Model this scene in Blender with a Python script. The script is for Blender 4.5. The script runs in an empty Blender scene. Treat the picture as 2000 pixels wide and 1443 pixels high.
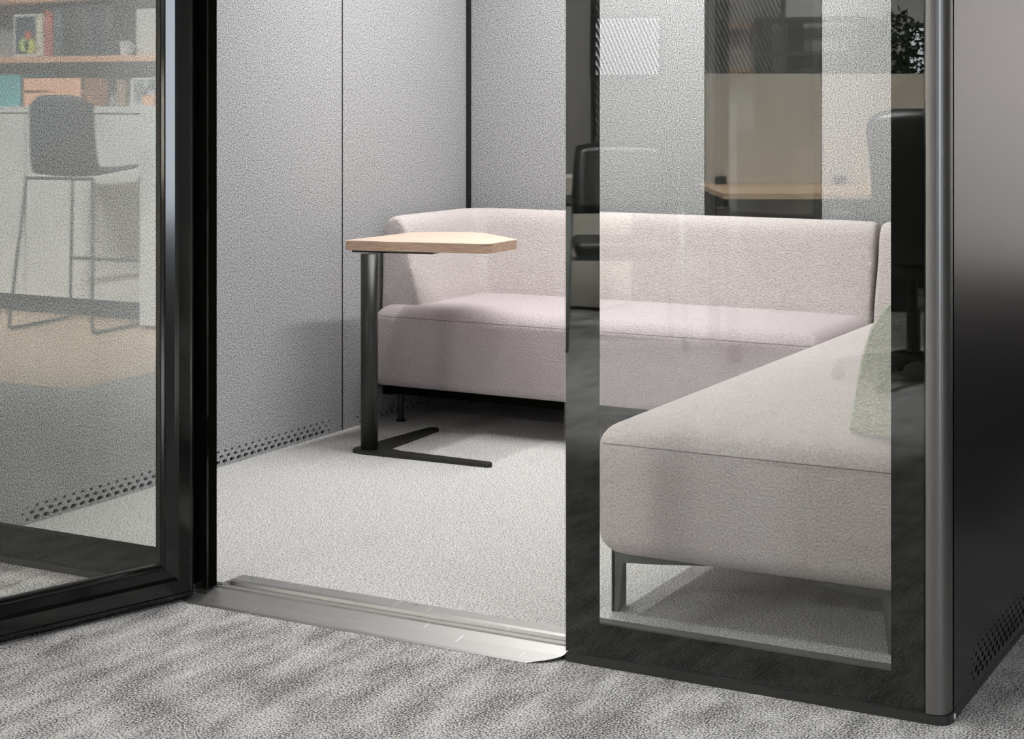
import bpy, bmesh, math, random
from mathutils import Vector, Matrix
random.seed(7)
S = bpy.context.scene
C = S.collection
# ---------------------------------------------------------------- camera, light, exposure
YAW = math.radians(28.517)
cd = bpy.data.cameras.new('camera'); cam = bpy.data.objects.new('camera', cd); C.objects.link(cam)
cd.sensor_fit = 'HORIZONTAL'; cd.sensor_width = 36; cd.lens = 60.62
cd.shift_y = -(721.5 - 192) / 2000
cam.location = (0, 0, 1.15); cam.rotation_euler = (math.pi/2, 0, YAW)
S.camera = cam
w = bpy.data.worlds.new('world'); S.world = w; w.use_nodes = True
w.node_tree.nodes['Background'].inputs[0].default_value = (.8, .85, .9, 1)
w.node_tree.nodes['Background'].inputs[1].default_value = .3
S.view_settings.view_transform = 'Standard'; S.view_settings.look = 'None'
S.view_settings.exposure = 0.0; S.view_settings.gamma = 1
def area(name, loc, sx, sy, p, col=(1, 1, 1), rot=(0, 0, 0), spread=180):
    l = bpy.data.lights.new(name, 'AREA'); l.shape = 'RECTANGLE'; l.size = sx; l.size_y = sy
    l.energy = p; l.color = col; l.spread = math.radians(spread)
    o = bpy.data.objects.new(name, l); C.objects.link(o); o.location = loc; o.rotation_euler = rot
    return o
# lamps in the ceiling of the booth
area('booth_light', (-2.75, 4.92, 2.17), .06, 1.35, 19, (1, .985, .97), spread=155)
area('booth_light', (-2.15, 4.92, 2.17), .06, 1.35, 26, (1, .985, .97), spread=155)
# office ceiling lamps
for (x, y, p) in ((-6.4, -2.2, 40), (-3.8, -2.3, 170), (3, .5, 40), (3, 5.5, 16)):
    area('unseen_office_light', (x, y, 2.85), 1.2, .6, p, (1, .99, .97))
area('unseen_office_light', (-1.3, 2.75, 2.85), 1.2, .4, 14, (1, .99, .97), spread=110)  # unseen lamp added to light only the floor before the booth
# unseen lamps added to brighten the counter, the desk and the far wall
area('unseen_office_light', (-6.5, 1.6, 2.8), 1.6, .5, 320, (1, .99, .97), (math.radians(-42), 0, 0), 100)
area('unseen_office_light', (-2.2, .9, 2.8), 1.6, .5, 420, (1, .99, .97), (math.radians(-42), 0, math.radians(-28)), 100)
area('unseen_office_light', (1.6, 9.4, 2.8), 4, .5, 150, (1, .98, .97), (math.radians(50), 0, 0), 120)
# ---------------------------------------------------------------- materials
def nodes(m):
    m.use_nodes = True; nt = m.node_tree; return nt, nt.nodes['Principled BSDF']
def mat(name, col, rough=.5, metal=0, spec=.5, coat=0):
    m = bpy.data.materials.new(name); nt, b = nodes(m)
    b.inputs['Base Color'].default_value = (*col, 1); b.inputs['Roughness'].default_value = rough
    b.inputs['Metallic'].default_value = metal; b.inputs['Specular IOR Level'].default_value = spec
    b.inputs['Coat Weight'].default_value = coat
    return m
def N(nt, t, **kw):
    n = nt.nodes.new(t)
    for k, v in kw.items(): setattr(n, k, v)
    return n
def speckle(name, dark, light, scale, lo=.35, hi=.65, rough=.95, bump=.3, dist=.003, patch=None, detail=2, spec=.1, stretch=None):
    """fine two-tone fibre pattern; patch=(scale, amount, vec-scale) adds large soft mottling"""
    m = bpy.data.materials.new(name); nt, b = nodes(m); L = nt.links
    tc = N(nt, 'ShaderNodeTexCoord'); src = tc.outputs['Object']
    mp = N(nt, 'ShaderNodeMapping'); mp.inputs['Scale'].default_value = stretch or (1, 1, 1); L.new(src, mp.inputs[0])
    n = N(nt, 'ShaderNodeTexNoise'); n.inputs['Scale'].default_value = scale; n.inputs['Detail'].default_value = detail
    L.new(mp.outputs[0], n.inputs['Vector'])
    r = N(nt, 'ShaderNodeValToRGB'); r.color_ramp.elements[0].position = lo; r.color_ramp.elements[1].position = hi
    r.color_ramp.elements[0].color = (*dark, 1); r.color_ramp.elements[1].color = (*light, 1)
    fac = n.outputs['Fac']
    if patch:
        ps, amt, vs = patch
        mp2 = N(nt, 'ShaderNodeMapping'); mp2.inputs['Scale'].default_value = vs; mp2.inputs['Rotation'].default_value = (0, 0, .06); L.new(src, mp2.inputs[0])
        n2 = N(nt, 'ShaderNodeTexNoise'); n2.inputs['Scale'].default_value = ps; n2.inputs['Detail'].default_value = 7; n2.inputs['Roughness'].default_value = .6
        L.new(mp2.outputs[0], n2.inputs['Vector'])
        a = N(nt, 'ShaderNodeMath', operation='SUBTRACT'); L.new(n2.outputs['Fac'], a.inputs[0]); a.inputs[1].default_value = .5
        k = N(nt, 'ShaderNodeMath', operation='MULTIPLY_ADD'); L.new(a.outputs[0], k.inputs[0]); k.inputs[1].default_value = amt; L.new(fac, k.inputs[2])
        fac = k.outputs[0]
    L.new(fac, r.inputs[0]); L.new(r.outputs[0], b.inputs['Base Color'])
    b.inputs['Roughness'].default_value = rough; b.inputs['Specular IOR Level'].default_value = spec
    bp = N(nt, 'ShaderNodeBump'); bp.inputs['Strength'].default_value = bump; bp.inputs['Distance'].default_value = dist
    L.new(n.outputs['Fac'], bp.inputs['Height']); L.new(bp.outputs[0], b.inputs['Normal'])
    return m
def glass(name, F0, tint):
    m = bpy.data.materials.new(name); m.use_nodes = True; nt = m.node_tree; L = nt.links
    for n in list(nt.nodes):
        if n.type != 'OUTPUT_MATERIAL': nt.nodes.remove(n)
    out = nt.nodes['Material Output']
    t = N(nt, 'ShaderNodeBsdfTransparent'); t.inputs[0].default_value = (*tint, 1)
    g = N(nt, 'ShaderNodeBsdfGlossy'); g.inputs['Roughness'].default_value = 0; g.inputs[0].default_value = (1, 1, 1, 1)
    lw = N(nt, 'ShaderNodeLayerWeight'); lw.inputs[0].default_value = .5
    p = N(nt, 'ShaderNodeMath', operation='POWER'); L.new(lw.outputs['Facing'], p.inputs[0]); p.inputs[1].default_value = 5
    q = N(nt, 'ShaderNodeMath', operation='MULTIPLY_ADD'); L.new(p.outputs[0], q.inputs[0]); q.inputs[1].default_value = 1 - F0; q.inputs[2].default_value = F0
    mx = N(nt, 'ShaderNodeMixShader'); L.new(q.outputs[0], mx.inputs[0]); L.new(t.outputs[0], mx.inputs[1]); L.new(g.outputs[0], mx.inputs[2])
    L.new(mx.outputs[0], out.inputs[0])
    return m
def wood(name, a, b_, scale=3, vs=(1, 14, 14), rough=.45):
    m = bpy.data.materials.new(name); nt, b = nodes(m); L = nt.links
    tc = N(nt, 'ShaderNodeTexCoord'); mp = N(nt, 'ShaderNodeMapping'); mp.inputs['Scale'].default_value = vs; L.new(tc.outputs['Object'], mp.inputs[0])
    n = N(nt, 'ShaderNodeTexNoise'); n.inputs['Scale'].default_value = scale; n.inputs['Detail'].default_value = 6; L.new(mp.outputs[0], n.inputs['Vector'])
    r = N(nt, 'ShaderNodeValToRGB'); r.color_ramp.elements[0].position = .3; r.color_ramp.elements[1].position = .7
    r.color_ramp.elements[0].color = (*a, 1); r.color_ramp.elements[1].color = (*b_, 1)
    L.new(n.outputs['Fac'], r.inputs[0]); L.new(r.outputs[0], b.inputs['Base Color']); b.inputs['Roughness'].default_value = rough
    return m
def emis(name, col, s):
    m = bpy.data.materials.new(name); nt, b = nodes(m)
    b.inputs['Base Color'].default_value = (0, 0, 0, 1); b.inputs['Emission Color'].default_value = (*col, 1); b.inputs['Emission Strength'].default_value = s
    return m
def brushed(name):
    m = mat(name, (.37, .365, .355), .3, 1); nt = m.node_tree; b = nt.nodes['Principled BSDF']; L = nt.links
    tc = N(nt, 'ShaderNodeTexCoord'); mp = N(nt, 'ShaderNodeMapping'); mp.inputs['Scale'].default_value = (1.5, 30, 30); L.new(tc.outputs['Object'], mp.inputs[0])
    n = N(nt, 'ShaderNodeTexNoise'); n.inputs['Scale'].default_value = 6; n.inputs['Detail'].default_value = 4; L.new(mp.outputs[0], n.inputs['Vector'])
    r = N(nt, 'ShaderNodeMapRange'); r.inputs['To Min'].default_value = .36; r.inputs['To Max'].default_value = .52; L.new(n.outputs['Fac'], r.inputs['Value']); L.new(r.outputs[0], b.inputs['Roughness'])
    # scratches
    mp2 = N(nt, 'ShaderNodeMapping'); mp2.inputs['Scale'].default_value = (60, 4, 4); mp2.inputs['Rotation'].default_value = (0, 0, -.9); L.new(tc.outputs['Object'], mp2.inputs[0])
    n2 = N(nt, 'ShaderNodeTexNoise'); n2.inputs['Scale'].default_value = 2.5; n2.inputs['Detail'].default_value = 1; L.new(mp2.outputs[0], n2.inputs['Vector'])
    r2 = N(nt, 'ShaderNodeMapRange'); r2.inputs['From Min'].default_value = .72; r2.inputs['From Max'].default_value = .78; L.new(n2.outputs['Fac'], r2.inputs['Value'])
    mx = N(nt, 'ShaderNodeMix', data_type='RGBA'); L.new(r2.outputs[0], mx.inputs['Factor']); mx.inputs[6].default_value = (.37, .365, .355, 1); mx.inputs[7].default_value = (.7, .7, .7, 1)
    L.new(mx.outputs[2], b.inputs['Base Color'])
    return m
M = dict(
    felt=speckle('grey_felt', (.13, .132, .136), (.56, .565, .57), 250, .36, .64, bump=.25, dist=.002),
    carpet_in=speckle('booth_carpet', (.17, .168, .163), (.74, .735, .72), 255, .35, .58, bump=.8, dist=.004),
    carpet_out=speckle('office_carpet', (.055, .054, .053), (.66, .66, .655), 250, .39, .62, bump=.8, dist=.004, patch=(8, .36, (1.8, .6, 1))),
    carpet_unlit=speckle('unlit_carpet', (.01, .01, .01), (.035, .035, .035), 200),
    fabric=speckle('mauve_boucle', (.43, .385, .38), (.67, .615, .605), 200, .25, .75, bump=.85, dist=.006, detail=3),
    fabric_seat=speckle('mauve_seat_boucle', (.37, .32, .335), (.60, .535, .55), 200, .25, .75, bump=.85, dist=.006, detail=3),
    sage=speckle('boucle_green_lit', (.50, .505, .45), (.74, .74, .67), 150, .25, .75, bump=1, dist=.006, detail=3),
    seam=mat('seam_thread', (.22, .18, .185), .9),
    black=mat('black_powder_coat', (.008, .009, .008), .35),
    pole=mat('black_column_paint', (.013, .0135, .011), .42, 0, .5),
    gloss=mat('gloss_black_paint', (.003, .004, .003), .1, 0, .6),
    frit=mat('black_enamel', (.004, .0045, .003), 1, 0, 0),
    rail=mat('charcoal_rail', (.02, .02, .019), .4),
    satin=mat('satin_dark_panel', (.015, .0155, .015), .26, 0, .55),
    post=mat('satin_corner_post', (.20, .196, .19), .36, .85),
    leg=mat('charcoal_leg', (.05, .053, .046), .5),
    glassp=glass('clear_glass', .037, (.965, .975, .968)),
    glassl=glass('clear_glass_left', .039, (.965, .975, .965)),
    glassd=glass('door_glass', .02, (.97, .975, .965)),
    steel=brushed('brushed_steel'),
    tube=mat('grey_tube', (.16, .175, .165), .35, .3),
    chrome=mat('chrome', (.8, .8, .8), .1, 1),
    oak=wood('light_oak', (.55, .415, .33), (.67, .53, .43)),
    oakedge=wood('oak_edge', (.42, .27, .19), (.60, .42, .31), 3, (2, 30, 60)),
    desk=wood('beech_desk', (.62, .42, .26), (.75, .54, .36)),
    plank=wood('wood_floor', (.50, .35, .23), (.68, .52, .38), 2, (1, 9, 1)),
    shelfw=wood('orange_shelf', (.62, .33, .2), (.72, .42, .28)),
    white=mat('white_laminate', (.82, .84, .84), .4),
    cream=mat('cream_screen', (.80, .765, .68), .6),
    wall=mat('office_wall', (.42, .42, .41), .8),
    wallb=mat('bright_wall', (.75, .71, .68), .7),
    walld=mat('dark_wall', (.06, .06, .06), .7),
    ceil=mat('office_ceiling', (.6, .6, .6), .8),
    kick=mat('dark_kick', (.03, .032, .035), .6),
    chair=mat('dark_shell', (.035, .042, .05), .6),
    wire=mat('dark_wire', (.03, .035, .04), .4),
    leaf=mat('dark_leaf', (.02, .035, .015), .5),
    soil=mat('dark_pot', (.05, .05, .05), .5),
    pane_glow=emis('window_and_panel_glow', (.93, .96, 1), 5),
    blue=emis('unseen_window_glow', (.83, .90, 1), 11),
)
# ---------------------------------------------------------------- helpers
def obj(name, bm, m, parent=None, smooth=False, local=False, mods=None):
    me = bpy.data.meshes.new(name)
    if parent is not None and not local:
        bmesh.ops.translate(bm, verts=bm.verts, vec=-origin(parent))
    bmesh.ops.recalc_face_normals(bm, faces=bm.faces)
    for f in bm.faces: f.smooth = smooth
    bm.to_mesh(me); bm.free()
    o = bpy.data.objects.new(name, me); C.objects.link(o); me.materials.append(m)
    if parent is not None: o.parent = parent
    if mods:
        md = o.modifiers.new('subdiv', 'SUBSURF'); md.levels = mods; md.render_levels = mods
    return o
def origin(o):
    v = Vector((0, 0, 0))
    while o is not None: v += o.location; o = o.parent
    return v
def thing(name, label, cat, loc=(0, 0, 0), rz=0, group=None):
    o = bpy.data.objects.new(name, None); C.objects.link(o); o.location = loc; o.rotation_euler = (0, 0, rz)
    o.empty_display_size = .1
    return tag(o, label, cat, group)
def tag(o, label, cat, group=None):
    o['label'] = label; o['category'] = cat
    if group: o['group'] = group
    return o
def struct(o): o['kind'] = 'structure'; return o
def sroot(name, loc=(0, 0, 0)):
    o = bpy.data.objects.new(name, None); C.objects.link(o); o.location = loc; o.empty_display_size = .1
    return struct(o)
def B(*boxes, bev=0, seg=2):
    bm = bmesh.new()
    for b in boxes:
        x0, x1, y0, y1, z0, z1 = b
        r = bmesh.ops.create_cube(bm, size=1)
        for v in r['verts']:
            v.co = Vector(((x0 + x1) / 2 + v.co.x * (x1 - x0), (y0 + y1) / 2 + v.co.y * (y1 - y0), (z0 + z1) / 2 + v.co.z * (z1 - z0)))
    if bev: bmesh.ops.bevel(bm, geom=bm.edges[:], offset=bev, segments=seg, affect='EDGES', profile=.5)
    return bm
def prism(pts, z0, z1, bev=0, seg=2, bm=None):
    bm = bm or bmesh.new()
    lo = [bm.verts.new((x, y, z0)) for x, y in pts]; hi = [bm.verts.new((x, y, z1)) for x, y in pts]
    bm.faces.new(lo[::-1]); bm.faces.new(hi); n = len(pts)
    for i in range(n): bm.faces.new((lo[i], lo[(i+1) % n], hi[(i+1) % n], hi[i]))
    if bev:
        es = [e for e in bm.edges if abs(e.verts[0].co.z - e.verts[1].co.z) < 1e-6]
        bmesh.ops.bevel(bm, geom=es, offset=bev, segments=seg, affect='EDGES')
    return bm
def rpoly(pts, r, seg=6):
    """round the corners of a polygon"""
    out = []; n = len(pts)
    rs = r if isinstance(r, (list, tuple)) else [r] * n
    for i in range(n):
        p = Vector(pts[i]); a = Vector(pts[i-1]) - p; b = Vector(pts[(i+1) % n]) - p
        a.normalize(); b.normalize(); half = a.angle(b) / 2; d = rs[i] / math.tan(half)
        p0, p1 = p + a * d, p + b * d
        for k in range(seg + 1):
            t = k / seg; out.append(tuple((1-t)**2 * p0 + 2*t*(1-t) * p + t*t * p1))
    return out
def tube(bm, pts, r, n=10, cap=True):
    pts = [Vector(p) for p in pts]; rings = []
    up = None
    for i, p in enumerate(pts):
        d = (pts[min(i+1, len(pts)-1)] - pts[max(i-1, 0)]).normalized()
        if up is None: up = d.orthogonal().normalized()
        up = (up - d * up.dot(d)); up = up.normalized() if up.length > 1e-5 else d.orthogonal().normalized()
        s = d.cross(up)
        rr = r[i] if isinstance(r, (list, tuple)) else r
        rings.append([bm.verts.new(p + (up * math.cos(2*math.pi*k/n) + s * math.sin(2*math.pi*k/n)) * rr) for k in range(n)])
    for a, b in zip(rings, rings[1:]):
        for k in range(n): bm.faces.new((a[k], a[(k+1) % n], b[(k+1) % n], b[k]))
    if cap: bm.faces.new(rings[0][::-1]); bm.faces.new(rings[-1])
    return bm
def T(pts, r, n=10): return tube(bmesh.new(), pts, r, n)
def bend(pts, r, seg=5):
    out = [Vector(pts[0])]
    for i in range(1, len(pts)-1):
        p = Vector(pts[i]); a = (Vector(pts[i-1]) - p).normalized(); b = (Vector(pts[i+1]) - p).normalized()
        for k in range(seg+1):
            t = k/seg; out.append((1-t)**2*(p+a*r) + 2*t*(1-t)*p + t*t*(p+b*r))
    out.append(Vector(pts[-1])); return out
def perf(bm, mp, a0, a1, z0, z1, pitch, rows, depth=.004):
    """sheet with real oval holes. mp(a, z, inset)->co ; rows=[(zc, half height, ra, rz, first, last)]; rows tile in z"""
    def q(aa, ab, za, zb):
        if ab - aa < 1e-5 or zb - za < 1e-5: return
        bm.faces.new([bm.verts.new(mp(*c, 0)) for c in ((aa, za), (ab, za), (ab, zb), (aa, zb))])
    q(a0, a1, z0, rows[0][0] - rows[0][1]); q(a0, a1, rows[-1][0] + rows[-1][1], z1)
    sq = []
    for k in range(4):
        sq.append([(-1, -1), (1, -1), (1, 1), (-1, 1)][k]); sq.append([(0, -1), (1, 0), (0, 1), (-1, 0)][k])
    for zc, hh, ra, rz, f, l in rows:
        n = int(round((l - f) / pitch)) + 1
        s, e = f - pitch/2, f + (n - .5) * pitch
        q(a0, s, zc-hh, zc+hh); q(e, a1, zc-hh, zc+hh)
        for i in range(n):
            ac = f + i * pitch; k_ = .62 if i in (0, n-1) else 1
            out, inn, dp = [], [], []
            pts = []
            for j in range(8):
                x, y = sq[j]; x2, y2 = sq[(j+1) % 8]
                pts += [(x, y), ((x+x2)/2, (y+y2)/2)]
            for x, y in pts:
                L = math.hypot(x, y)
                out.append(bm.verts.new(mp(ac + x*pitch/2, zc + y*hh, 0)))
                inn.append(bm.verts.new(mp(ac + x/L*ra*k_, zc + y/L*rz*k_, 0)))
                dp.append(bm.verts.new(mp(ac + x/L*ra*k_, zc + y/L*rz*k_, depth)))
            for j in range(16):
                jn = (j+1) % 16
                bm.faces.new((out[j], out[jn], inn[jn], inn[j])); bm.faces.new((inn[j], inn[jn], dp[jn], dp[j]))
    return bm
# ---------------------------------------------------------------- office shell
struct(obj('floor', B((-8.8, 6, -3.7, 12, -.1, 0)), M['carpet_out']))
struct(obj('floor', B((-8.79, -4.77, -3.69, 1.17, 0, .004)), M['plank']))
struct(obj('floor', prism([(-.5, 4.6), (5.9, 4.6), (5.9, 11.9), (-1.1, 11.9), (-1.1, 8.3), (-8.7, 8.3), (-8.7, 5.9), (-.5, 5.9)], 0, .004), M['carpet_unlit']))  # carpet past the booth, its lack of light put into the colour
struct(obj('wall_back', B((-8.8, 6, -3.8, -3.7, 0, 2.9)), M['wall']))
struct(obj('wall_left', B((-8.9, -8.8, -3.7, 12, 0, 2.9)), M['wall']))
struct(obj('wall_right', B((6, 6.1, -3.7, 12, 0, 2.9)), M['wall']))
struct(obj('wall_front', B((-1.2, 6, 12, 12.1, 0, 2.9)), M['wallb']))
struct(obj('wall_front', B((-8.8, -1.2, 8.4, 8.5, 0, 2.9)), M['walld']))
struct(obj('ceiling', B((-8.8, 6, -3.7, 12, 2.9, 3)), M['ceil']))
# ---------------------------------------------------------------- booth shell
XL, XR, YF, YB = -3.31, -.87, 3.152, 5.735
struct(obj('floor', prism([(XL-.012, 3.215), (-2.516, 3.215), (-2.516, 3.2825), (-1.585, 3.2825), (-1.585, 3.215), (XR+.011, 3.215), (XR+.011, YB+.011), (XL-.012, YB+.011)], .001, .02), M['carpet_in']))
struct(obj('ceiling', B((XL-.06, -.806, YF+.01, YB+.08, 2.2, 2.28)), M['rail']))
wl = sroot('wall_left', (XL, 4.4, 0))
obj('backing', B((XL-.07, XL-.012, YF+.0, YB+.07, 0, 2.2)), M['black'], wl)
mpl = lambda a, z, d: (XL - d, a, z)
rl = [(.034, .008, .0118, .0064), (.05, .008, .0095, .0053), (.066, .008, .0070, .0042)]
def rows(base, f, l, p): return [(z, h, ra, rz, f + (p/2 if i % 2 == 0 else 0), l) for i, (z, h, ra, rz) in enumerate(base)]
obj('felt_panel', perf(bmesh.new(), mpl, YF+.03, 4.879, .0205, 2.2, .035, rows(rl, 3.385, 4.80, .035), .01), M['felt'], wl)
obj('felt_panel', perf(bmesh.new(), mpl, 4.885, YB-.012, .0205, 2.2, .035, rows(rl, 4.975, 5.62, .035), .01), M['felt'], wl)
wb = sroot('wall_back', (-2, YB, 0))
obj('backing', B((XL-.07, -2.335, YB+.012, YB+.07, 0, 2.2), (-1.90, XR+.06, YB+.012, YB+.07, 0, 2.2)), M['black'], wb)
obj('felt_panel', B((XL+.016, -2.335, YB, YB+.012, .0205, 2.2)), M['felt'], wb)
obj('felt_panel', B((-1.90, XR, YB, YB+.012, .0205, 2.2)), M['felt'], wb)
obj('corner_gap', B((XL, XL+.015, YB-.011, YB+.011, .0205, 2.2)), M['black'], wb)
w3 = sroot('window_3', (-2.1, YB, 0))
obj('window_frame', B((-2.333, -2.318, YB+.0, YB+.06, .02, 2.2), (-1.930, -1.902, YB-.004, YB+.06, .02, 2.2), (-2.318, -1.93, YB, YB+.06, .02, .09)), M['black'], w3)
obj('glass_pane', B((-2.318, -1.93, YB+.03, YB+.038, .09, 2.2)), M['glassd'], w3)
wr = sroot('wall_right', (XR, 4.4, 0))
obj('felt_panel', B((XR, XR+.012, YF+.06, YB, .0205, 2.2)), M['felt'], wr)
obj('backing', B((XR+.013, -.818, YF+.03, YB+.07, 0.0, 2.2)), M['black'], wr)
mpr = lambda a, z, d: (-.806 - d, a, z)
rr = [(.030, .007, .0105, .0060), (.044, .007, .0105, .0060), (.058, .007, .0088, .0052), (.072, .007, .0075, .0045), (.086, .007, .006, .0036), (.1, .007, .003, .002)]
obj('outer_panel', perf(bmesh.new(), mpr, 3.2, YB+.07, .006, 2.2, .035, rows(rr, 3.335, 5.6, .035), .01), M['satin'], wr)
# corner post with a rounded nose, and its groove
cp = [(-.845, YF-.004), (-.806, YF-.004), (-.806, 3.19), (-.845, 3.19)]
pp = rpoly(cp, [.0005, .036, .0005, .0005], 12)
struct(obj('trim_1', prism(pp, .019, 2.28), M['post'], smooth=False))
struct(obj('trim_2', prism([(-.846, YF+.004), (-.850, YF+.004), (-.850, 3.2), (-.846, 3.2)], .019, 2.2), M['gloss']))
# base rail and plinth
bl = rpoly([(-1.586, YF-.004), (-.803, YF-.004), (-.803, YB), (-.822, YB), (-.822, 3.21), (-1.586, 3.21)], [.001, .03, .001, .001, .001, .001], 8)
struct(obj('trim_3', prism(bl, .0005, .0175), M['rail']))
struct(obj('trim_4', B((XL-.06, -2.512, YF-.003, 3.21, .0005, .0175)), M['rail']))
sc = tag(obj('screw_cap', prism([(-.8028 + .0, 0), ], 0, 0) if False else B((-.8030, -.8015, 3.186, 3.196, .004, .013), bev=.0005), M['white']), 'tiny white cap low on the right corner of the booth base', 'cap')
def fixed_panel(name, x0, x1, gl, fb=.065, fl_=.076, fr=.063, inner='leg'):
    t = sroot(name, ((x0+x1)/2, YF, 0))
    obj('glass_pane', B((x0, x1, YF, YF+.006, .0185, 2.2)), gl, t)
    y0, y1 = YF+.0065, YF+.0085
    obj('black_border', B((x0, x0+fl_, y0, y1, .0185, 2.2), (x1-fr, x1, y0, y1, .0185, 2.2), (x0+fl_, x1-fr, y0, y1, .0185, .0185+fb), (x0+fl_, x1-fr, y0, y1, 2.1, 2.2)), M['frit'], t)
    y2 = y1 + .028
    obj('inner_frame', B((x0, x0+fl_-.020, y1+.001, y2, .0205, 2.2), (x1-fr+.004, x1, y1+.001, y2, .0205, 2.2), (x0+fl_-.020, x1-fr+.004, y1+.001, y2, .0205, .087)), M[inner], t)
    return t
fixed_panel('window_1', -1.5905, -.850, M['glassp'])
fixed_panel('window_2', XL-.04, -2.512, M['glassl'], inner='frit')
# ---------------------------------------------------------------- open glass door
LDx, LDy = -.295, -.9555
ang = math.atan2(LDy, LDx)              # local +x runs along the leaf, local +y is its far (outer) side
d = sroot('door_1', (-2.544, 3.137, 0)); d.rotation_euler = (0, 0, ang)
# local y positive = rotate +x by 90deg -> (-LDy, LDx) = (.955,-.295): faces the camera
W, Z0, Z1 = .93, .008, 2.18
def ring(s0, s1, y0, y1, z0=None):
    """rectangular ring of border width s0..s1 around the leaf"""
    return [(s0, s1, y0, y1, Z0+s0, Z1-s0), (W-s1, W-s0, y0, y1, Z0+s0, Z1-s0), (s1, W-s1, y0, y1, Z0+s0, Z0+s1), (s1, W-s1, y0, y1, Z1-s1, Z1-s0)]
def ringp(prof, mat_, name):
    """profile [(s, y)] swept around the leaf rectangle with mitred corners"""
    bm = bmesh.new(); cs = [(0, Z0, 1, 1), (W, Z0, -1, 1), (W, Z1, -1, -1), (0, Z1, 1, -1)]
    rg = [[bm.verts.new((x + sx*s, y, z + sz*s)) for s, y in prof] for x, z, sx, sz in cs]
    n = len(prof)
    for i in range(4):
        a, b = rg[i], rg[(i+1) % 4]
        for k in range(n): bm.faces.new((a[k], a[(k+1) % n], b[(k+1) % n], b[k]))
    return obj(name, bm, mat_, d, local=True)
ringp([(-.006, -.022), (-.006, .000), (.000, .006), (.004, .006), (.006, .010), (.008, .0165), (.011, .019), (.0125, .019), (.0150, .0165), (.045, .0165), (.050, .012), (.052, .010), (.071, .0011), (.074, .006), (.078, .006), (.082, 0), (.082, -.022)], M['gloss'], 'door_frame')
obj('glass_pane', B((.075, W-.075, -.012, -.004, Z0+.06, Z1-.075)), M['glassd'], d, local=True)
obj('gasket', B(*ring(.0825, .0855, -.010, .0), ), M['black'], d, local=True)
hg = obj('hinge', T([(-.006, -.01, .002), (-.006, -.01, .03)], .009, 14), M['chrome'], d, local=True)
# ---------------------------------------------------------------- threshold ramp
tr = thing('threshold_ramp', 'brushed steel threshold ramp across the open doorway of the booth', 'ramp', (-2.07, 3.18, 0))
bm = bmesh.new()
prof = [(3.098, .0008), (3.106, .0035), (3.186, .0165), (3.189, .0200), (3.195, .0200), (3.197, .0125), (3.232, .0125), (3.234, .0200), (3.242, .0228), (3.282, .0232), (3.285, .0205)]
def xr(y): # rounded right front corner
    return -1.590 if y > 3.165 else -1.590 - .06 * ((3.165 - y) / .067) ** 2
def xl_(y): return -2.512 if y > 3.135 else -2.512 - .075
rings = []
for y, z in prof:
    a, b = (-2.508 if y > 3.150 else -2.575 + .05 * ((3.150-y)/.052)**2), xr(y)
    if y > 3.148: b = -1.588
    rings.append([bm.verts.new((a + (b-a)*k/20, y, z)) for k in range(21)])
    if abs(y - 3.106) < 1e-6:
        for yy in (3.118, 3.13, 3.142, 3.149):
            zz = .0035 + (yy-3.106)/(.092)*.013
            a = (-2.575 + .05 * ((3.150-yy)/.052)**2); b = xr(yy)
            rings.append([bm.verts.new((a + (b-a)*k/20, yy, zz)) for k in range(21)])
for a, b in zip(rings, rings[1:]):
    for k in range(20): bm.faces.new((a[k], a[k+1], b[k+1], b[k]))
lowr = [bm.verts.new((v.co.x, v.co.y, .0004)) for v in rings[0]]
for k in range(20): bm.faces.new((lowr[k], lowr[k+1], rings[0][k+1], rings[0][k]))
obj('ramp_plate', bm, M['steel'], tr)
for x in (-2.47, -2.02):
    obj('rivet', T([(x, 3.27, .022), (x, 3.27, .0245)], .004, 12), M['chrome'], tr)
# ---------------------------------------------------------------- sofas
def softbox(x0, x1, y0, y1, z0, z1, rv, rt, rb):
    """upholstered block: vertical edges rv, top edges rt, bottom edges rb, gently crowned top"""
    bm = bmesh.new(); rings = []
    st = []
    for k in range(7):
        a = math.pi/2 * k/6; st.append((z0 + rb*(1-math.sin(a)), rb*(1-math.cos(a))))
    st = [(z0 + rb*(1-math.cos(a)), rb*(1-math.sin(a))) for a in [math.pi/2*k/6 for k in range(7)]]
    st += [(z1 - rt*(1-math.sin(a)), rt*(1-math.cos(a))) for a in [math.pi/2*k/8 for k in range(9)]]
    for z, ins in st:
        X0, X1, Y0, Y1 = x0+ins, x1-ins, y0+ins, y1-ins; r = max(rv-ins*.6, .006); ring = []
        for cx, cy, a0 in ((X1-r, Y1-r, 0), (X0+r, Y1-r, 90), (X0+r, Y0+r, 180), (X1-r, Y0+r, 270)):
            for k in range(9):
                a = math.radians(a0 + 90*k/8); ring.append((cx + r*math.cos(a), cy + r*math.sin(a), z))
        rings.append([bm.verts.new(p) for p in ring])
    n = len(rings[0])
    for a, b in zip(rings, rings[1:]):
        for k in range(n): bm.faces.new((a[k], a[(k+1) % n], b[(k+1) % n], b[k]))
    bm.faces.new(rings[0][::-1])
    last = rings[-1]; c = Vector(((x0+x1)/2, (y0+y1)/2, 0))
    for f in (.8, .5, .2):
        nr = [bm.verts.new((c.x + (v.co.x-c.x)*f, c.y + (v.co.y-c.y)*f, z1 + .006*(1-f))) for v in rings[-1]]
        for k in range(n): bm.faces.new((last[k], last[(k+1) % n], nr[(k+1) % n], nr[k]))
        last = nr
    bm.faces.new(last)
    return bm
BP = [(0, .40), (0, .55), (0, .66), (.006, .70), (.022, .73), (.05, .742), (.078, .735), (.098, .71), (.108, .67), (.122, .60), (.142, .52), (.160, .45), (.166, .40)]
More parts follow.
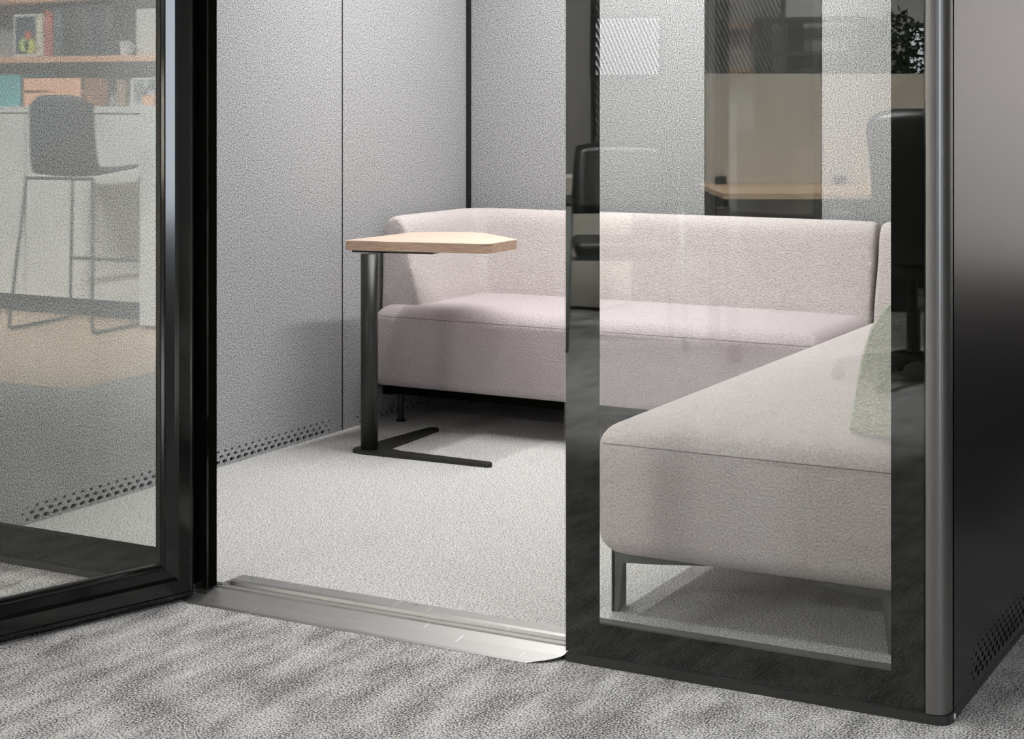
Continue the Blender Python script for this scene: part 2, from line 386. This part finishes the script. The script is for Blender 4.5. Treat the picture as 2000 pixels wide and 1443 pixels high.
def backrest(path, inward, cap_round=(True, True)):
    """BP swept along an L of outer points; inward = unit inward direction per leg"""
    cx = sum(p[0] for p in BP)/len(BP); cz = sum(p[1] for p in BP)/len(BP)
    P = [Vector(p) for p in path]; bm = bmesh.new(); rings = []
    def ring(o, nrm, sh=0):
        out = []
        for dd, z in BP:
            v = Vector((dd-cx, z-cz)); L = v.length; f = max(0, (L-sh)/L)
            zz = cz + v.y*f if z > .405 else .40
            out.append(bm.verts.new((o.x + nrm.x*(cx+v.x*f), o.y + nrm.y*(cx+v.x*f), zz)))
        rings.append(out)
    n0, n1 = Vector(inward[0]), Vector(inward[1])
    d0 = (P[1]-P[0]).normalized(); d1 = (P[2]-P[1]).normalized()
    for s, sh in ((0, .022), (.004, .010), (.012, .003), (.024, 0)): ring(P[0]+d0*s, n0, sh)
    L = (P[1]-P[0]).length
    for k in range(1, 5): ring(P[0]+d0*(.024 + (L-.25)*k/5), n0)
    # rounded outer corner, mitred inside
    ring(P[1]-d0*.20, n0)
    for sh_ in (0,): ring(P[1], n0+n1)
    ring(P[1]+d1*.20, n1)
    L = (P[2]-P[1]).length
    for k in range(1, 9): ring(P[1]+d1*(.2 + (L-.224-.0)*k/9), n1)
    for s, sh in ((.024, 0), (.012, .003), (.004, .010), (0, .022)): ring(P[2]-d1*s, n1, sh)
    n = len(BP)
    for a, b in zip(rings, rings[1:]):
        for k in range(n-1): bm.faces.new((a[k], a[k+1], b[k+1], b[k]))
    bm.faces.new(rings[0]); bm.faces.new(rings[-1][::-1])
    return bm
# the long sofa along the back wall
so = thing('sofa', 'mauve boucle two-seat sofa with a raised left wing along the back wall', 'sofa', (-2.49, 5.35, .02))
SX0, SX1, SY0, SY1 = -3.285, -1.665, 5.02, 5.70
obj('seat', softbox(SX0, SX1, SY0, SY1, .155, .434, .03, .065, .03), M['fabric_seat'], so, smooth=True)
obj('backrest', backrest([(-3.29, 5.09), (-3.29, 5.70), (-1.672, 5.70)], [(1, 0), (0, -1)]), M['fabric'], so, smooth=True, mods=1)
obj('seam', T([(SX0+.03, SY0-.001, .398), (SX1-.03, SY0-.001, .398)], .0013, 6), M['seam'], so)
obj('base_frame', B((SX0+.05, SX1-.03, SY0+.05, SY0+.09, .124, .153), (SX0+.03, SX0+.07, SY0+.03, SY1-.05, .124, .153), (SX0+.05, SX1-.03, SY1-.09, SY1-.05, .124, .153)), M['frit'], so)
for x, y in ((SX0+.06, SY0+.1), (SX1-.08, SY0+.1), (SX0+.09, SY1-.12), (SX1-.08, SY1-.12)):
    obj('leg', T([(x, y, .0202), (x, y, .026), (x, y, .0262), (x, y, .124)], [.018, .018, .011, .012], 12), M['black'], so)
# the chaise unit along the right wall
ch = thing('chaise_sofa', 'mauve boucle chaise unit behind the glass with a backrest end coloured as in greenish outside light', 'sofa', (-1.3, 4.5, .02))
CX0, CX1, CY0, CY1 = -1.652, -.93, 3.40, 5.70
obj('seat', softbox(CX0, CX1, CY0, CY1, .150, .436, .06, .055, .05), M['fabric'], ch, smooth=True)
obj('backrest', backrest([(-.94, 3.60), (-.94, 5.70), (-1.662, 5.70)], [(-1, 0), (0, -1)]), M['fabric'], ch, smooth=True, mods=1)
# backrest end with a rolled edge, greenish outside light put into its colour
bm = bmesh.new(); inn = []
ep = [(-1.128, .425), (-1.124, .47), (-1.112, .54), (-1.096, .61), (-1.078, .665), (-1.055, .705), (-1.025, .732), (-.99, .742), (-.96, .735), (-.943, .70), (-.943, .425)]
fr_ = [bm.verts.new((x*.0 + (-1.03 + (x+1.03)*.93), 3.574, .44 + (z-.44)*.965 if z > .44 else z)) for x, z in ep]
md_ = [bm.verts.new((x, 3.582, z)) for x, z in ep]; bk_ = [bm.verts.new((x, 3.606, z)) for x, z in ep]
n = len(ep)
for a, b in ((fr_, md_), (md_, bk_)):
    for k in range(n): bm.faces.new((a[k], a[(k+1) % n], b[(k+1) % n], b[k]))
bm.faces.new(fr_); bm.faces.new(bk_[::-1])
o = obj('end_panel', bm, M['sage'], ch, smooth=False); o['label'] = 'end of the backrest, greenish outside light put into its fabric colour'
obj('seam', T([(CX0+.03, CY0-.001, .398), (CX1-.03, CY0-.001, .398)], .0013, 6), M['seam'], ch)
def legplate(sgn, x, ybase):
    """bent plate leg: a tapered upright with a triangular bracket running to one side"""
    w0, w1, z1 = .029, .016, .156
    pts = [(0, .0202), (w1, .0202), (w0, .130), (.12, .137), (.24, .150), (.24, z1), (0, z1)]
    bm = bmesh.new(); a = [bm.verts.new((x + sgn*p[0], ybase, p[1])) for p in pts]; b = [bm.verts.new((x + sgn*p[0], ybase+.012, p[1])) for p in pts]
    bm.faces.new(a); bm.faces.new(b[::-1])
    for k in range(len(pts)): bm.faces.new((a[k], a[(k+1) % len(pts)], b[(k+1) % len(pts)], b[k]))
    r = bmesh.ops.create_cube(bm, size=1)
    for v in r['verts']: v.co = Vector((x + sgn*(.002 + (v.co.x+.5)*.006), ybase + (v.co.y+.5)*.06, .0202 + (v.co.z+.5)*.13))
    return bm
for sg, x, y in ((1, -1.622, 3.445), (-1, -.985, 3.445), (1, -1.60, 5.6), (-1, -.985, 5.6)):
    obj('leg', legplate(sg, x, y), M['leg'], ch)
# ---------------------------------------------------------------- laptop table
tb = thing('side_table', 'small trapezoid oak-topped side table on a black column with a V foot', 'table', (-3.03, 4.62, .02))
tp = rpoly([(-3.130, 4.618), (-2.648, 4.722), (-2.655, 4.925), (-2.905, 5.125), (-3.108, 5.045)], [.02, .035, .03, .09, .09], 6)
bmt = prism(tp, .6895, .6925)
ttop = obj('tabletop', bmt, M['oak'], tb)
obj('table_edge', prism(tp, .6615, .689, .002, 2), M['oakedge'], tb)
obj('mounting_plate', prism(rpoly([(-3.115, 4.64), (-2.84, 4.70), (-2.85, 4.76), (-3.10, 4.72)], .008), .6535, .661, .001, 1), M['black'], tb)
obj('column', T([(-3.03, 4.622, .031), (-3.03, 4.622, .653)], .0275, 36), M['pole'], tb, smooth=True)
# V foot: two flat arms meeting under the column
arm = [(-3.072, 4.588), (-3.03, 4.580), (-2.585, 4.598), (-2.575, 4.612), (-2.590, 4.636), (-2.93, 4.645), (-2.993, 4.67), (-3.010, 5.022), (-3.030, 5.036), (-3.050, 5.022), (-3.078, 4.66), (-3.084, 4.62)]
obj('foot', prism(rpoly(arm, [.012, .01, .008, .006, .01, .02, .02, .008, .008, .008, .02, .012], 4), .0203, .031, .0015, 1), M['pole'], tb)
# ================================================================ the office in front of the booth (seen in the glass)
# white counter and cupboard
ct = thing('bar_counter', 'long white bar counter on a dark kick plate', 'counter', (-6.9, -.8, .004))
obj('kick_plate', B((-8.1, -5.735, -1.05, -.60, .0045, .10)), M['kick'], ct)
obj('counter_body', B((-8.1, -5.735, -1.05, -.56, .10, 1.075)), M['white'], ct)
obj('worktop', B((-8.1, -5.735, -1.05, -.545, 1.075, 1.108), bev=.003), M['white'], ct)
for x in (-6.7, -7.5): obj('shadow_gap', B((x, x+.006, -.5595, -.5585, .11, 1.07)), M['kick'], ct)
cb = thing('cupboard', 'tall white cupboard end standing right of the bar stool', 'cupboard', (-5.2, -.7, .004))
obj('body', B((-5.725, -4.85, -1.05, -.345, .02, 1.115), bev=.004), M['white'], cb)
obj('plinth', B((-5.71, -4.87, -1.03, -.36, .0045, .02)), M['kick'], cb)
# bookcase wall above the counter
bcs = thing('bookcase', 'grey-backed bookcase with orange wood shelves above the bar counter', 'bookcase', (-6.7, -1.3, .004))
obj('back_panel', B((-8.1, -4.85, -1.42, -1.40, .0045, 2.3)), M['wall'], bcs)
for z in (1.355, 1.70): obj('shelf', B((-8.1, -4.85, -1.40, -1.06, z, z+.035)), M['shelfw'], bcs)
def item(name, label, cat, b, m, group=None, bev=.002):
    x0, x1, y0, y1, z0, z1 = b
    t = obj(name, B((x0, x1, y0, y1, z0, z1), bev=bev), m); return tag(t, label, cat, group)
c = lambda n, col, r=.6: mat(n, col, r)
Zs = 1.3905
bk = [(-7.136, -7.075, .245, 'beige', (.6, .55, .42)), (-7.072, -7.005, .265, 'dark red', (.42, .10, .08)), (-6.998, -6.93, .275, 'slate', (.10, .12, .13)), (-6.927, -6.86, .29, 'black', (.02, .02, .02)),
      (-6.857, -6.79, .29, 'charcoal', (.05, .055, .06)), (-6.787, -6.72, .285, 'dark grey', (.07, .07, .075)), (-6.717, -6.64, .29, 'ink blue-black', (.03, .04, .06)), (-6.637, -6.56, .28, 'graphite', (.05, .05, .05))]
WH = ['between the fruit picture and the red binder', 'left of the dark binders', 'directly right of the red binder', 'second to the right of the red binder', 'third to the right of the red binder',
      'third from the right of the dark row', 'second from the right of the dark row', 'nearest the white mug']
for (x0, x1, hh, nm, col), wh in zip(bk, WH):
    t = thing('binder', '%s binder on the upper shelf, %s' % (nm, wh), 'binder', ((x0+x1)/2, -1.2, Zs), 0, 'binders on the upper shelf')
    obj('cover', B((x0, x1, -1.33, -1.09, Zs+.0005, Zs+hh), bev=.003), c('binder_'+nm.replace(' ', '_'), col), t)
    obj('spine_label', B((x0+.015, x1-.015, -1.0895, -1.0885, Zs+hh*.6, Zs+hh*.85)), c('label_'+nm.replace(' ', '_'), tuple(min(1, v*1.6+.05) for v in col)), t)
pf = thing('picture_frame', 'small white-framed still life of red and yellow fruit on the upper shelf', 'picture', (-7.24, -1.15, Zs))
obj('frame', B((-7.37, -7.142, -1.17, -1.155, Zs+.0005, Zs+.25), bev=.002), M['white'], pf)
obj('picture', B((-7.355, -7.157, -1.1548, -1.153, Zs+.018, Zs+.235)), c('picture_dark', (.05, .06, .10)), pf)
for nm, x, z, r, col in (('pear', -7.24, .065, .045, (.55, .6, .10)), ('apple', -7.29, .07, .04, (.45, .6, .15)), ('cherry', -7.255, .125, .026, (.75, .12, .08))):
    bm = bmesh.new(); bmesh.ops.create_circle(bm, cap_ends=True, radius=r, segments=20, matrix=Matrix.Translation((x, -1.1525, Zs+z)) @ Matrix.Rotation(math.pi/2, 4, 'X'))
    obj('painted_'+nm, bm, c('paint_'+nm, col), pf)
# mug on the shelf
mg = thing('mug', 'white mug on the upper shelf beside the dark binders', 'mug', (-6.49, -1.12, Zs))
obj('body', T([(-6.49, -1.12, Zs+.0005), (-6.49, -1.12, Zs+.08)], [.028, .032], 20), M['white'], mg)
obj('handle', T(bend([(-6.46, -1.12, Zs+.065), (-6.435, -1.12, Zs+.06), (-6.435, -1.12, Zs+.025), (-6.46, -1.12, Zs+.02)], .01), .004, 8), M['white'], mg)
item('storage_box', 'pale grey storage box at the right end of the upper shelf', 'box', (-6.24, -5.95, -1.33, -1.08, Zs+.0005, Zs+.27), c('pale_box', (.62, .60, .57)))
item('storage_box', 'patterned white storage box behind the mug on the upper shelf', 'box', (-6.45, -6.29, -1.36, -1.16, Zs+.0005, Zs+.26), c('white_box', (.6, .6, .58)))
# things on the counter
Zc = 1.1085
wbx = thing('wooden_crate', 'light wooden crate of two slats on the bar counter behind the stool', 'crate', (-6.6, -.75, Zc))
obj('crate_body', B((-6.81, -6.38, -.86, -.85, Zc, Zc+.15), (-6.81, -6.38, -.66, -.65, Zc, Zc+.07), (-6.81, -6.38, -.66, -.65, Zc+.085, Zc+.15), (-6.81, -6.80, -.86, -.65, Zc, Zc+.15), (-6.39, -6.38, -.86, -.65, Zc, Zc+.15)), M['shelfw'], wbx)
item('folder_box', 'teal box file at the left end of the bar counter', 'box file', (-7.05, -6.83, -.88, -.66, Zc+.0005, Zc+.17), c('teal', (.08, .30, .32)))
ff = [(-6.18, -6.12, 'black'), (-6.06, -5.86, 'marbled grey')]
item('picture_frame', 'narrow dark and tan photo frame on the bar counter right of the stool', 'picture', (-6.18, -6.12, -.72, -.69, Zc+.0005, Zc+.14), c('tan_dark', (.25, .16, .12)))
mb = thing('picture_frame', 'grey marbled photo board leaning on the counter near the cupboard', 'picture', (-5.94, -.72, Zc))
obj('board', B((-6.09, -5.83, -.73, -.70, Zc+.0005, Zc+.15), bev=.002), M['white'], mb)
obj('print', B((-6.075, -5.84, -.6995, -.698, Zc+.012, Zc+.14)), speckle('marble_print', (.08, .1, .11), (.55, .56, .55), 14), mb)
item('note_box', 'small orange note box in front of the marbled board', 'box', (-5.93, -5.85, -.66, -.60, Zc+.0005, Zc+.06), c('orange_box', (.72, .38, .22)))
# bar stool
st = thing('bar_stool', 'dark shell bar stool on a thin wire sled frame facing the bar counter', 'bar stool', (-6.02, -.26, .004), math.radians(-7))
bm = bmesh.new(); P = []
nu, nv = 12, 18
for j in range(nv+1):          # v: front edge of the seat -> up the back
    t = j/nv
    for i in range(nu+1):
        u = -1 + 2*i/nu
        if t < .5:
            y = -.22 + t/.5*.36; z = .765 + .010*math.cos(t*6); ww = .20 + .01*t
            zz = z + .02*abs(u)**3
        else:
            q = (t-.5)/.5; y = .14 + .075*math.sin(min(1, q*1.6)*math.pi/2) + .02*q; z = .765 + .40*(q**1.15); ww = .205 - .012*q
            zz = z - (.05*max(0, abs(u)-.55)/.45 if q > .9 else 0)
            y -= .05*abs(u)**2*min(1, q*2)
        P.append(bm.verts.new((u*ww, y, zz)))
for j in range(nv):
    for i in range(nu):
        a = j*(nu+1)+i; bm.faces.new((P[a], P[a+1], P[a+nu+2], P[a+nu+1]))
o = obj('seat_shell', bm, M['chair'], st, smooth=True, local=True)
md = o.modifiers.new('thick', 'SOLIDIFY'); md.thickness = .022; md2 = o.modifiers.new('sub', 'SUBSURF'); md2.levels = md2.render_levels = 1
for sx in (-1, 1):
    obj('leg_frame', T(bend([(sx*.195, .19, .755), (sx*.245, .265, .012), (sx*.245, -.235, .012), (sx*.205, -.20, .755)], .03), .0085, 8), M['wire'], st, smooth=True, local=True)
obj('footrest', T([(-.225, -.215, .32), (.225, -.215, .32)], .008, 8), M['wire'], st, smooth=True, local=True)
obj('seat_bracket', T([(-.195, .19, .752), (.195, .19, .752)], .008, 8), M['wire'], st, smooth=True, local=True)
# visitor chair with arms
def visitor(loc, rz):
    t = thing('meeting_chair', 'black armchair on slim grey tube legs seen at the left edge of the glass', 'chair', loc, rz)
    obj('seat', B((-.23, .23, -.22, .23, .425, .50), bev=.03, seg=4), M['black'], t, local=True)
    bm = bmesh.new(); P = []
    for j in range(9):
        for i in range(9):
            u = -1+2*i/8; v = j/8; P.append(bm.verts.new((u*(.23-.02*v**3), -.21 - .06*v + .04*u*u, .60 + .34*v - .02*abs(u)**3*v)))
    for j in range(8):
        for i in range(8): a = j*9+i; bm.faces.new((P[a], P[a+1], P[a+10], P[a+9]))
    o = obj('backrest', bm, M['black'], t, smooth=True, local=True); m_ = o.modifiers.new('t', 'SOLIDIFY'); m_.thickness = .02
    for sx in (-1, 1):
        obj('leg', T([(sx*.27, .24, 0), (sx*.255, .20, .66)], .0125, 10), M['tube'], t, smooth=True, local=True)
        obj('leg', T([(sx*.25, -.30, 0), (sx*.235, -.20, .62), (sx*.21, -.235, .75)], .0125, 10), M['tube'], t, smooth=True, local=True)
        obj('armrest', B((sx*.255-.025, sx*.255+.025, -.22, .22, .66, .69), bev=.012, seg=3), M['black'], t, local=True)
    obj('stretcher', T([(-.25, .19, .42), (.25, .19, .42)], .01, 8), M['tube'], t, smooth=True, local=True)
    return t
visitor((-3.385, -1.00, .0), math.radians(-28.5))
# low cream cabinet behind that chair
lc = thing('low_cabinet', 'low cream cabinet behind the black armchair', 'cabinet', (-4.6, -2.3, .0))
obj('body', B((-4.76, -4.0, -2.45, -2.1, .02, .72), bev=.003), M['cream'], lc)
obj('plinth', B((-4.74, -4.02, -2.43, -2.12, .0005, .02)), M['kick'], lc)
# desk with cream divider (set at an angle)
RZ = math.radians(151.483)
dk = thing('desk', 'beech desk with dark frame standing in front of the cream screen', 'desk', (-2.75, -.65, 0), RZ)
obj('desktop', B((-1.7, 0, 0, .90, .715, .74), bev=.002), M['desk'], dk, local=True)
for x in (-1.64, -.06):
    for y in (.08, .80):
        obj('leg', B((x-.025, x+.025, y-.025, y+.025, .0005, .70)), M['kick'], dk, local=True)
obj('frame_rail', B((-1.64, -.06, .06, .10, .67, .714), (-1.64, -.06, .78, .82, .67, .714)), M['kick'], dk, local=True)
obj('modesty_panel', B((-1.60, -.10, .74, .755, .25, .67)), M['kick'], dk, local=True)
def dloc(x, y, z):
    v = Matrix.Rotation(RZ, 3, 'Z') @ Vector((x, y, 0)); return (-2.75 + v.x, -.65 + v.y, z)
dv = thing('desk_divider', 'cream fabric desk screen rising from the back edge of the beech desk', 'screen', dloc(-.85, .88, .7405), RZ)
obj('panel', B((-.86, .825, -.012, .012, .0, .528), bev=.004), M['cream'], dv, local=True)
for x, nm in ((-.09, 'near the left end of the cream screen'), (-.66, 'near the right end of the cream screen')):
    t = thing('socket_box', 'small black power socket box on the desk ' + nm, 'socket', dloc(x, .81, .7405), RZ, 'desk socket boxes')
    obj('housing', B((-.027, .027, -.02, .02, 0, .038), bev=.003), M['black'], t, local=True)
    obj('outlet', B((-.020, -.002, .0205, .0215, .006, .032), (.002, .020, .0205, .0215, .006, .032)), M['rail'], t, local=True)
# swivel chair at the desk
sw = thing('office_chair', 'high-backed black swivel chair pushed up to the beech desk', 'chair', (-1.90, -.58, 0), RZ)
bm = bmesh.new(); P = []
for j in range(15):
    for i in range(11):
        u = -1+2*i/10; v = j/14
        ww = (.195 + .05*v) if v < .8 else .245 - .02*((v-.8)/.2)**2
        z = .50 + .61*v - (.035*max(0, abs(u)-.75)/.25*max(0, (v-.85)/.15))
        P.append(bm.verts.new((u*ww, -.24 - .06*math.sin(v*2.2) + .05*u*u, z)))
for j in range(14):
    for i in range(10): a = j*11+i; bm.faces.new((P[a], P[a+1], P[a+12], P[a+11]))
o = obj('backrest', bm, M['black'], sw, smooth=True, local=True); m_ = o.modifiers.new('t', 'SOLIDIFY'); m_.thickness = .045
obj('seat', B((-.25, .25, -.22, .26, .44, .52), bev=.035, seg=4), M['black'], sw, local=True)
for sx in (-1, 1):
    obj('armrest', B((sx*.28-.035, sx*.28+.035, -.12, .14, .66, .69), bev=.012, seg=3), M['black'], sw, local=True)
    obj('arm_post', T([(sx*.28, 0, .66), (sx*.28, 0, .50), (sx*.20, 0, .45)], .016, 10), M['black'], sw, local=True)
obj('gas_column', T([(0, 0, .09), (0, 0, .30), (0, 0, .301), (0, 0, .44)], [.028, .028, .018, .018], 14), M['black'], sw, local=True)
for k in range(5):
    a = math.radians(90+72*k); ux, uy = math.cos(a), math.sin(a)
    ar = obj('base_arm', T([(ux*.03, uy*.03, .11), (ux*.30, uy*.30, .075)], [.022, .015], 8), M['black'], sw, local=True)
    obj('caster', T([(ux*.30-uy*.022, uy*.30+ux*.022, .028), (ux*.30+uy*.022, uy*.30-ux*.022, .028)], .027, 16), M['black'], sw, local=True)
obj('label_tag', B((-.03, .01, -.318, -.316, .555, .58)), M['white'], sw, local=True)
# potted tree by the far window
pt = thing('potted_tree', 'dark-leaved indoor tree standing behind the cream screen by the window', 'plant', (-2.70, -2.95, 0))
obj('pot', T([(-2.70, -2.95, .0005), (-2.70, -2.95, .38)], [.14, .18], 24), M['soil'], pt)
obj('trunk', T([(-2.70, -2.95, .36), (-2.69, -2.93, .8), (-2.71, -2.96, 1.4)], [.02, .016, .01], 8), M['soil'], pt)
bm = bmesh.new()
for k in range(1500):
    while True:
        v = Vector((random.uniform(-1, 1), random.uniform(-1, 1), random.uniform(-1, 1)))
        if .25 < v.length < 1 + .15*math.sin(v.x*7)*math.cos(v.z*6): break
    p = Vector((-2.70 + v.x*.27, -2.95 + v.y*.24, 1.36 + v.z*.26))
    a = Vector((random.gauss(0, 1), random.gauss(0, 1), random.gauss(0, 1))).normalized(); b_ = a.orthogonal().normalized()
    L_ = random.uniform(.03, .05)
    bm.faces.new([bm.verts.new(q) for q in (p, p + a*L_*.5 + b_*L_*.28, p + a*L_, p + a*L_*.5 - b_*L_*.28)])
obj('foliage', bm, M['leaf'], pt)
# office window, then an added glowing panel and an unseen window
w4 = sroot('window_4', (-2.4, -3.69, 0))
obj('window_frame', B((-2.80, -1.9, -3.695, -3.66, 1.0, 1.03), (-2.80, -1.9, -3.695, -3.66, 1.56, 1.59), (-2.80, -2.775, -3.695, -3.66, 1.0, 1.59)), M['kick'], w4)
obj('glass_pane', B((-2.775, -1.9, -3.69, -3.68, 1.03, 1.56)), M['pane_glow'], w4)
w5 = sroot('stripe_glow_panel', (-4.57, -3.69, 0))  # glowing panel added behind the slats to make the bright stripes
obj('glass_pane', B((-4.83, -4.37, -3.69, -3.68, 1.30, 1.66)), M['pane_glow'], w5)
obj('window_frame', B((-4.85, -4.35, -3.695, -3.67, 1.28, 1.30), (-4.85, -4.35, -3.695, -3.67, 1.66, 1.68), (-4.85, -4.83, -3.695, -3.67, 1.30, 1.66), (-4.37, -4.35, -3.695, -3.67, 1.30, 1.66)), M['kick'], w5)
w6 = sroot('unseen_window', (5.98, -2.3, 0))  # unseen glowing window, added for the blue strip on the door frame
obj('glass_pane', B((5.97, 5.98, -3.5, -1.6, .15, 2.6)), M['blue'], w6)
obj('window_frame', B((5.96, 5.995, -3.55, -3.5, .1, 2.65), (5.96, 5.995, -1.6, -1.55, .1, 2.65), (5.96, 5.995, -3.5, -1.6, 2.6, 2.65), (5.96, 5.995, -3.5, -1.6, .1, .15)), M['kick'], w6)
# slats standing in for striped glass film, cutting the added glow into stripes
ss = thing('stripe_film_slats', 'thin slanting dark slats standing in for striped glass film, before an added glowing panel', 'screen', (-3.75, -2.62, 0))
bm = bmesh.new(); y0, y1 = -2.625, -2.615
xa, xb, za, zb, sl = -4.31, -3.20, .80, 2.2, 2.15      # slat direction: x + z/sl
pit, wd = .025, .013
def clip(p, q):
    """clip a slat (parallelogram) to the frame in x"""
    return p, q
nsl = 0
x = xa - (zb-za)/sl
while x < xb:
    # slat bottom starts at x (at zb) and goes down-right: X = x + (zb - z)/sl
    z_hi = zb - max(0, xa - x)*sl; z_lo = max(za, zb - (xb - x)*sl)
    if z_hi > z_lo + .02:
        pts = []
        for z in (z_hi, z_lo):
            X = x + (zb - z)/sl; pts.append((X, z))
        (X0, Z0_), (X1, Z1_) = pts
        v = [bm.verts.new(q) for q in ((X0, y1, Z0_), (X0+wd, y1, Z0_), (X1+wd, y1, Z1_), (X1, y1, Z1_), (X0, y0, Z0_), (X0+wd, y0, Z0_), (X1+wd, y0, Z1_), (X1, y0, Z1_))]
        for f in ((0, 1, 2, 3), (4, 5, 6, 7), (0, 1, 5, 4), (1, 2, 6, 5), (2, 3, 7, 6), (3, 0, 4, 7)): bm.faces.new([v[i] for i in f])
        nsl += 1
    x += pit
sl_ = obj('slats', bm, M['kick'], ss); sl_['kind'] = 'stuff'
obj('screen_frame', B((xa-.02, xa, y0-.01, y1+.01, .02, zb+.02), (xb+.012, xb+.035, y0-.01, y1+.01, .02, zb+.02), (xa, xb+.012, y0-.01, y1+.01, zb, zb+.02), (xa, xb+.012, y0-.01, y1+.01, .3, za)), M['rail'], ss)
for x in (xa-.06, xb): obj('foot', B((x, x+.08, y0-.12, y1+.12, .0005, .02)), M['rail'], ss)
# dark open shelf on the far wall
os_ = thing('open_shelf', 'dark open shelf unit against the office wall behind the cream screen', 'shelf', (-3.2, -3.5, 0))
obj('side_panel', B((-3.64, -3.61, -3.65, -3.35, .0005, 1.60)), M['rail'], os_)
obj('side_panel', B((-3.44, -3.41, -3.65, -3.35, .0005, 1.60)), M['rail'], os_)
obj('side_panel', B((-2.99, -2.96, -3.65, -3.35, .0005, 1.60)), M['rail'], os_)
for z in (.4, .8, 1.18, 1.31, 1.40, 1.60): obj('shelf', B((-3.61, -2.99, -3.65, -3.35, z, z+.025)) if z != 1.31 else B((-3.41, -2.99, -3.65, -3.36, z, z+.012)), M['rail'], os_)
